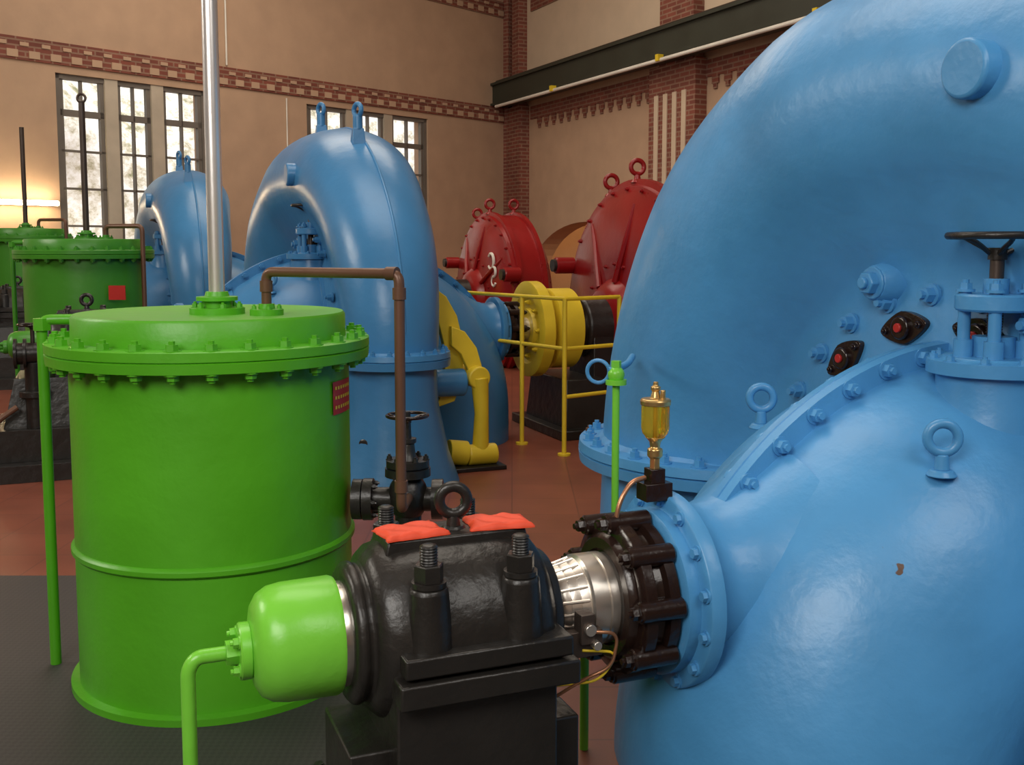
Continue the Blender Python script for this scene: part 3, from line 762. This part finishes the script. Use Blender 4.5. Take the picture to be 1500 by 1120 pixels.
for i in range(4, 100):
    b.bx(i*0.3, i*0.3+0.16, -0.03, 0, 4.04, 4.16, BRICK); b.bx(i*0.3+0.04, i*0.3+0.12, -0.03, 0, 3.96, 4.04, BRICK)
b.build('trim_2', None, K, angR)
def pil(name, a, c):
    b = B(); b.bx(a, c, -0.22, 0, 0, 4.45, BRICK)
    b.bx(a+0.25, c-0.1, -0.2, 0, 4.45, H, BRICK)
    w = c-a
    if w > 1:
        for k in range(4):
            x0 = a+w*(0.13+0.20*k); b.bx(x0, x0+w*0.09, -0.235, -0.21, 2.2, 4.0, WALLC)
    b.build(name, None, K, angR)
pil('brick_pilaster', 0.16, 0.8); pil('brick_pilaster', 5.5, 6.75); pil('brick_pilaster', 11.2, 12.4); pil('brick_pilaster', 17, 18.2)
b = B()
b.bx(0, LR, -0.62, -0.25, 4.88, 4.93, BEAM); b.bx(0, LR, -0.62, -0.25, 4.47, 4.52, BEAM); b.bx(0, LR, -0.56, -0.51, 4.52, 4.88, BEAM)
b.bx(0, LR, -0.47, -0.40, 4.93, 5.0, DKS)
b.build('crane_rail_beam', None, K, angR)
b = B(); b.cyl((0.6, -0.66, 4.42), (LR, -0.66, 4.42), 0.03, WHT, seg=12)
for i in range(10): b.bx(3.0+i*3.4, 3.08+i*3.4, -0.72, -0.62, 4.40, 4.50, YEL)
b.build('white_conduit', None, K, angR)
b = B(); b.cyl((6.9, 0.02, 4.5), (6.9, 0.02, H), 0.015, WHT, seg=8); b.cyl((5.75, 0.02, 2.8), (5.75, 0.02, 4.1), 0.012, WHT, seg=8); b.build('wall_conduit', None, K, angL)
LAMP, nt, p = newmat('lamp_glow'); p.inputs['Emission Color'].default_value = (1, 0.80, 0.50, 1); p.inputs['Emission Strength'].default_value = 40
b = B(); b.cyl((9.78, 0.14, 2.2), (11.4, 0.14, 2.2), 0.035, LAMP, seg=12); b.bx(9.73, 11.5, 0.01, 0.09, 2.17, 2.23, WHT); b.build('fluorescent_lamp', None, K, angL)
A = K+dL*LL; C_ = K+dR*LR
d = (C_-A); ln = d.length; ab = math.atan2(d.y, d.x)
b = B(); b.bx(0, ln, -0.4, 0, 0, H, WALLC); b.build('wall_back', None, A, ab)
b = B(); b.add([A, C_, K+V((0, 0, 0)), A+V((0, 0, 0.15)), C_+V((0, 0, 0.15)), K+V((0, 0, 0.15))], [[2, 1, 0], [3, 4, 5], [0, 1, 4, 3], [1, 2, 5, 4], [2, 0, 3, 5]], CEIL); b.build('ceiling', None, (0, 0, H))
b = B(); b.bx(-24, 24, -12, 30, -0.1, 0, FLOOR); b.build('floor')
b = B(); b.bx(-6, -0.55, -3, 4.85, 0, 0.006, PLATE); b.bx(-0.55, 3.2, -3, 2.9, 0, 0.006, PLATE); b.build('floor_chequer_plate')
b = B(); vs = []; fs = []; nx, nz = 60, 24
for j in range(nz+1):
    for i in range(nx+1):
        x_ = -12+56*i/nx; z_ = -1+16*j/nz
        vs.append((x_, -7-0.35*z_-1.5*noise.noise(V((x_*0.4, z_*0.4, 0))), z_))
for j in range(nz):
    for i in range(nx): a = j*(nx+1)+i; fs.append([a, a+1, a+nx+2, a+nx+1])
b.add(vs, fs, HILL); b.build('hillside', None, K, angL)

# ------------------------------------------------------------------ lights
def area(name, loc, target, sx, sy, e, col):
    l = bpy.data.lights.new(name, 'AREA'); l.shape = 'RECTANGLE'; l.size = sx; l.size_y = sy; l.energy = e; l.color = col
    o = bpy.data.objects.new(name, l); sc.collection.objects.link(o); o.location = loc
    o.rotation_euler = (V(target)-V(loc)).to_track_quat('-Z', 'Y').to_euler(); return o
area('key_light_front', (-2.2, -1.8, 4.2), (0.8, 4, 0.8), 3.0, 2.2, 215, (1, 0.96, 0.90))  # unseen area key standing in for windows behind the camera, no lamp fitting
area('fill_light_side', (3.0, -1.0, 5.5), (1.6, 3.5, 1.0), 3.0, 2.5, 130, (1, 0.96, 0.90))  # added fill, brightens the dark upper right of the near scroll casing
area('fill_light_mid', (-1, 6, 7.6), (-1, 7, 0), 5, 4, 230, (1, 0.91, 0.79))  # unseen overhead area fill for the middle of the hall, no fitting modelled
area('fill_light_far', (-2, 13, 7.6), (-2, 14, 0), 6, 4, 280, (1, 0.88, 0.72))  # unseen overhead area fill for the far units, not an actual lamp
area('fill_light_left', (-9, 5, 5.5), (-2, 8, 1), 3, 2, 250, (1, 0.92, 0.8))  # unseen side fill in place of large windows on the left
l = bpy.data.lights.new('passage_lamp', 'POINT'); l.energy = 70; l.color = (1, 0.7, 0.35); l.shadow_soft_size = 0.1
o = bpy.data.objects.new('passage_lamp', l); sc.collection.objects.link(o); q = K+dR*3+V((0.897, 0.4415, 0))*1.4; o.location = (q.x, q.y, 2.4)
l = bpy.data.lights.new('sun', 'SUN'); l.energy = 4.0; l.angle = 0.01; l.color = (1, 0.96, 0.88)
o = bpy.data.objects.new('sun', l); sc.collection.objects.link(o)
sd = (-V((math.cos(angL+math.pi/2), math.sin(angL+math.pi/2), 0))*0.5+V((0, 0, -0.87)))
o.rotation_euler = sd.to_track_quat('-Z', 'Y').to_euler()
w = bpy.data.worlds.new('sky_world'); sc.world = w; w.use_nodes = True
bg = w.node_tree.nodes['Background']; bg.inputs['Color'].default_value = (0.80, 0.87, 1, 1); bg.inputs['Strength'].default_value = 1.1

# ------------------------------------------------------------------ camera
cam = bpy.data.cameras.new('camera'); co = bpy.data.objects.new('camera', cam); sc.collection.objects.link(co)
cam.sensor_width = 36; cam.sensor_fit = 'HORIZONTAL'; cam.lens = 36; cam.shift_y = -0.04; cam.clip_start = 0.05
co.location = (0, 0, 1.6); co.rotation_euler = (math.radians(90-5.33), 0, 0)
sc.camera = co
